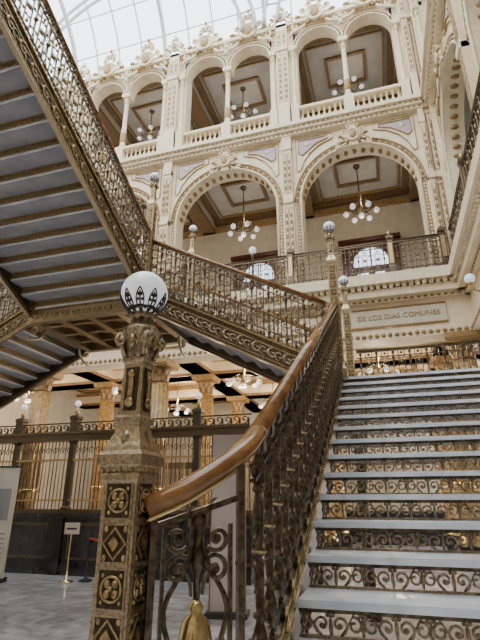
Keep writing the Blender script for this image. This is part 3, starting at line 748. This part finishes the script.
# ------------------------------------------------------------ skylight vault
SK=empty('glass_skylight')
def vy(t): return FY+0.3-10.5*(1-cos(t))
def vz(t): return 17.8+5.6*sin(t)
b=B()
xs=[-15+i*1.02 for i in range(21)]
for i,x in enumerate(xs):
    pts=[(x,vy(pi/2*k/14),vz(pi/2*k/14)) for k in range(15)]
    b.tube(pts,0.08 if i%4==0 else 0.03,M_RIB,4,ref=(1,0,0),rz=0.12 if i%4==0 else 0.04,smooth=False)
for k in range(0,15,2):
    t=pi/2*k/14; b.tube([(-15,vy(t),vz(t)),(5.5,vy(t),vz(t))],0.022 if k%7 else 0.06,M_RIB,4)
for cx,R0 in ((-8.2,5.2),(2.5,5.2)):
    for R_ in (R0,R0-0.5):
        b.tube([(cx+p[0],FY-0.3,17.6+p[2]*1.0) for p in arc(0,0,R_,pi,0,40)],0.07,M_RIB,5,YR)
    for q in range(1,16):
        a=pi*q/16; b.tube([(cx+(R0-0.5)*cos(a),FY-0.3,17.6+(R0-0.5)*sin(a)),(cx+R0*cos(a),FY-0.3,17.6+R0*sin(a))],0.03,M_RIB,4,YR)
put('skylight_ribs',b,SK)
b=B(); vs=[];fs=[]
for k in range(15):
    t=pi/2*k/14; vs+=[(-15,vy(t)+0.05,vz(t)+0.05),(5.5,vy(t)+0.05,vz(t)+0.05)]
for k in range(14): fs.append((2*k,2*k+1,2*k+3,2*k+2))
b.add(vs,fs,M_SKYG); put('skylight_glass',b,SK)

# ------------------------------------------------------------ post office counter
b=B(); x0,x1=-14.2,-3.2; y=11.3
b.box(x0,x1,y,y+0.5,0,0.18,M_DARK); b.box(x0,x1,y+0.04,y+0.5,0.18,1.35,M_DARK); b.box(x0,x1,y-0.12,y+0.5,1.35,1.42,M_DARK)
b.box(x0,x1,y+0.1,y+0.3,1.42,1.52,M_BRONZE); b.box(x0,x1,y+0.05,y+0.35,3.28,3.45,M_BRONZE); b.box(x0,x1,y,y+0.4,3.45,3.52,M_BRONZE); b.box(x0,x1,y+0.15,y+0.25,2.75,2.80,M_GOLD)
b.box(x0,x1,y+0.15,y+0.25,1.72,1.76,M_GOLD)
x=x0
i=0
while x<x1:
    b.tube([(x,y+0.2,1.5),(x,y+0.2,3.3)],0.014,M_GOLD if i%4==0 else M_NDARK,5)
    if i%2==0:
        b.tube(spiral(x,3.02,0.10,0.02,0,pi*2.6,12,y+0.2),0.012,M_NDARK,4,YR)
        b.tube(spiral(x,3.66,0.10,0.015,-pi/2,pi*1.8,12,y+0.2),0.018,M_NDARK,4,YR)
        b.ell((x+0.1,y+0.2,3.62),(0.03,0.03,0.10),M_NDARK,6,5)
    x+=0.115; i+=1
b.box(x0,x1,y+0.17,y+0.23,3.76,3.79,M_NDARK)
x=x0+0.3
while x<x1+0.1:
    b.box(x-0.14,x+0.14,y-0.04,y+0.44,0,1.40,M_DARK); b.sq([(0.10,1.4),(0.10,1.55),(0.07,1.6),(0.07,3.2),(0.11,3.3),(0.11,3.85),(0.13,3.88),(0.13,3.95),(0.05,4.0)],(x,y+0.2,0),M_NDARK)
    b.lathe([(0.03,3.98),(0.07,4.08),(0.03,4.16),(0.02,4.26)],(x,y+0.2,0),M_GOLD,8)
    b.ell((x,y+0.2,4.32),(0.09,0.09,0.09),M_GLOBE,12,8)
    b.box(x+0.3,x+1.5,y+0.02,y+0.04,0.35,1.2,M_BRONZE)
    b.box(x+0.36,x+1.44,y+0.0,y+0.03,0.42,1.13,M_DARK)
    x+=1.85
put('postal_counter',b)
b=B(); b.box(-14.2,4,22.5,23,0,1.3,M_DARK); b.box(-14.2,4,22.6,22.9,3.2,3.5,M_BRONZE)
x=-14.2
while x<4: b.box(x,x+0.06,22.7,22.8,1.3,3.2,M_GOLD); x+=0.4
put('postal_counter',b)
b=B(); b.box(-0.28,0.28,-0.05,0.05,0.08,2.85,M_PANEL); b.box(-0.34,0.34,-0.2,0.2,0,0.08,M_INK); b.box(-0.30,-0.28,-0.06,0.06,0.08,2.87,M_BROWN); b.box(0.28,0.30,-0.06,0.06,0.08,2.87,M_BROWN); b.box(-0.30,0.30,-0.06,0.06,2.85,2.87,M_BROWN)
put('display_panel',b,None,(-2.75,8.3,0),radians(10))
b=B(); b.box(-0.6,0.6,-0.03,0.03,0.1,2.5,M_PAPER); b.box(-0.62,0.62,-0.04,0.04,2.48,2.52,M_INK); b.box(-0.55,-0.45,-0.25,0.25,0,0.1,M_INK); b.box(0.45,0.55,-0.25,0.25,0,0.1,M_INK)
b.box(0.1,0.5,-0.035,-0.03,1.3,2.0,M_UNDER); b.box(-0.5,0.0,-0.035,-0.03,1.3,2.1,M_BROWN)
for i in range(6): b.box(-0.5,0.5,-0.035,-0.03,0.5+i*0.1,0.53+i*0.1,M_UNDER)
put('poster_stand',b,None,(-9.2,9.8,0),radians(8))
b=B()
b.lathe([(0.16,0),(0.16,0.03),(0.02,0.05),(0.02,0.98),(0.03,1.0)],(0,0,0),M_BRASS,12); b.box(-0.18,0.18,-0.01,0.01,1.0,1.25,M_PAPER); b.box(-0.12,0.12,-0.014,-0.01,1.10,1.14,M_INK)
put('sign_stand',b,None,(-7.3,10.4,0),radians(12))
b=B()
for x in(0,1.1):
    b.lathe([(0.15,0),(0.15,0.03),(0.025,0.06),(0.025,0.95),(0.04,1.0),(0.02,1.04)],(x,0,0),M_INK,12)
b.tube([(0,0,0.9),(0.3,0,0.84),(0.55,0,0.82),(0.8,0,0.84),(1.1,0,0.9)],0.03,M_RED,6,ref=(0,1,0))
put('queue_barrier',b,None,(-7.0,10.7,0),radians(10))

# ------------------------------------------------------------ world + camera
w=bpy.data.worlds.new('sky'); bpy.context.scene.world=w; w.use_nodes=True
bg=w.node_tree.nodes['Background']; bg.inputs[0].default_value=(0.96,0.985,1.0,1); bg.inputs[1].default_value=5.6
cam=bpy.data.cameras.new('camera'); co=bpy.data.objects.new('camera',cam); C.objects.link(co)
co.location=(0,0,1.75); co.rotation_euler=(radians(90+20.9),0,radians(17)); cam.lens=26.5; cam.sensor_width=36
cam.clip_start=0.05
bpy.context.scene.camera=co
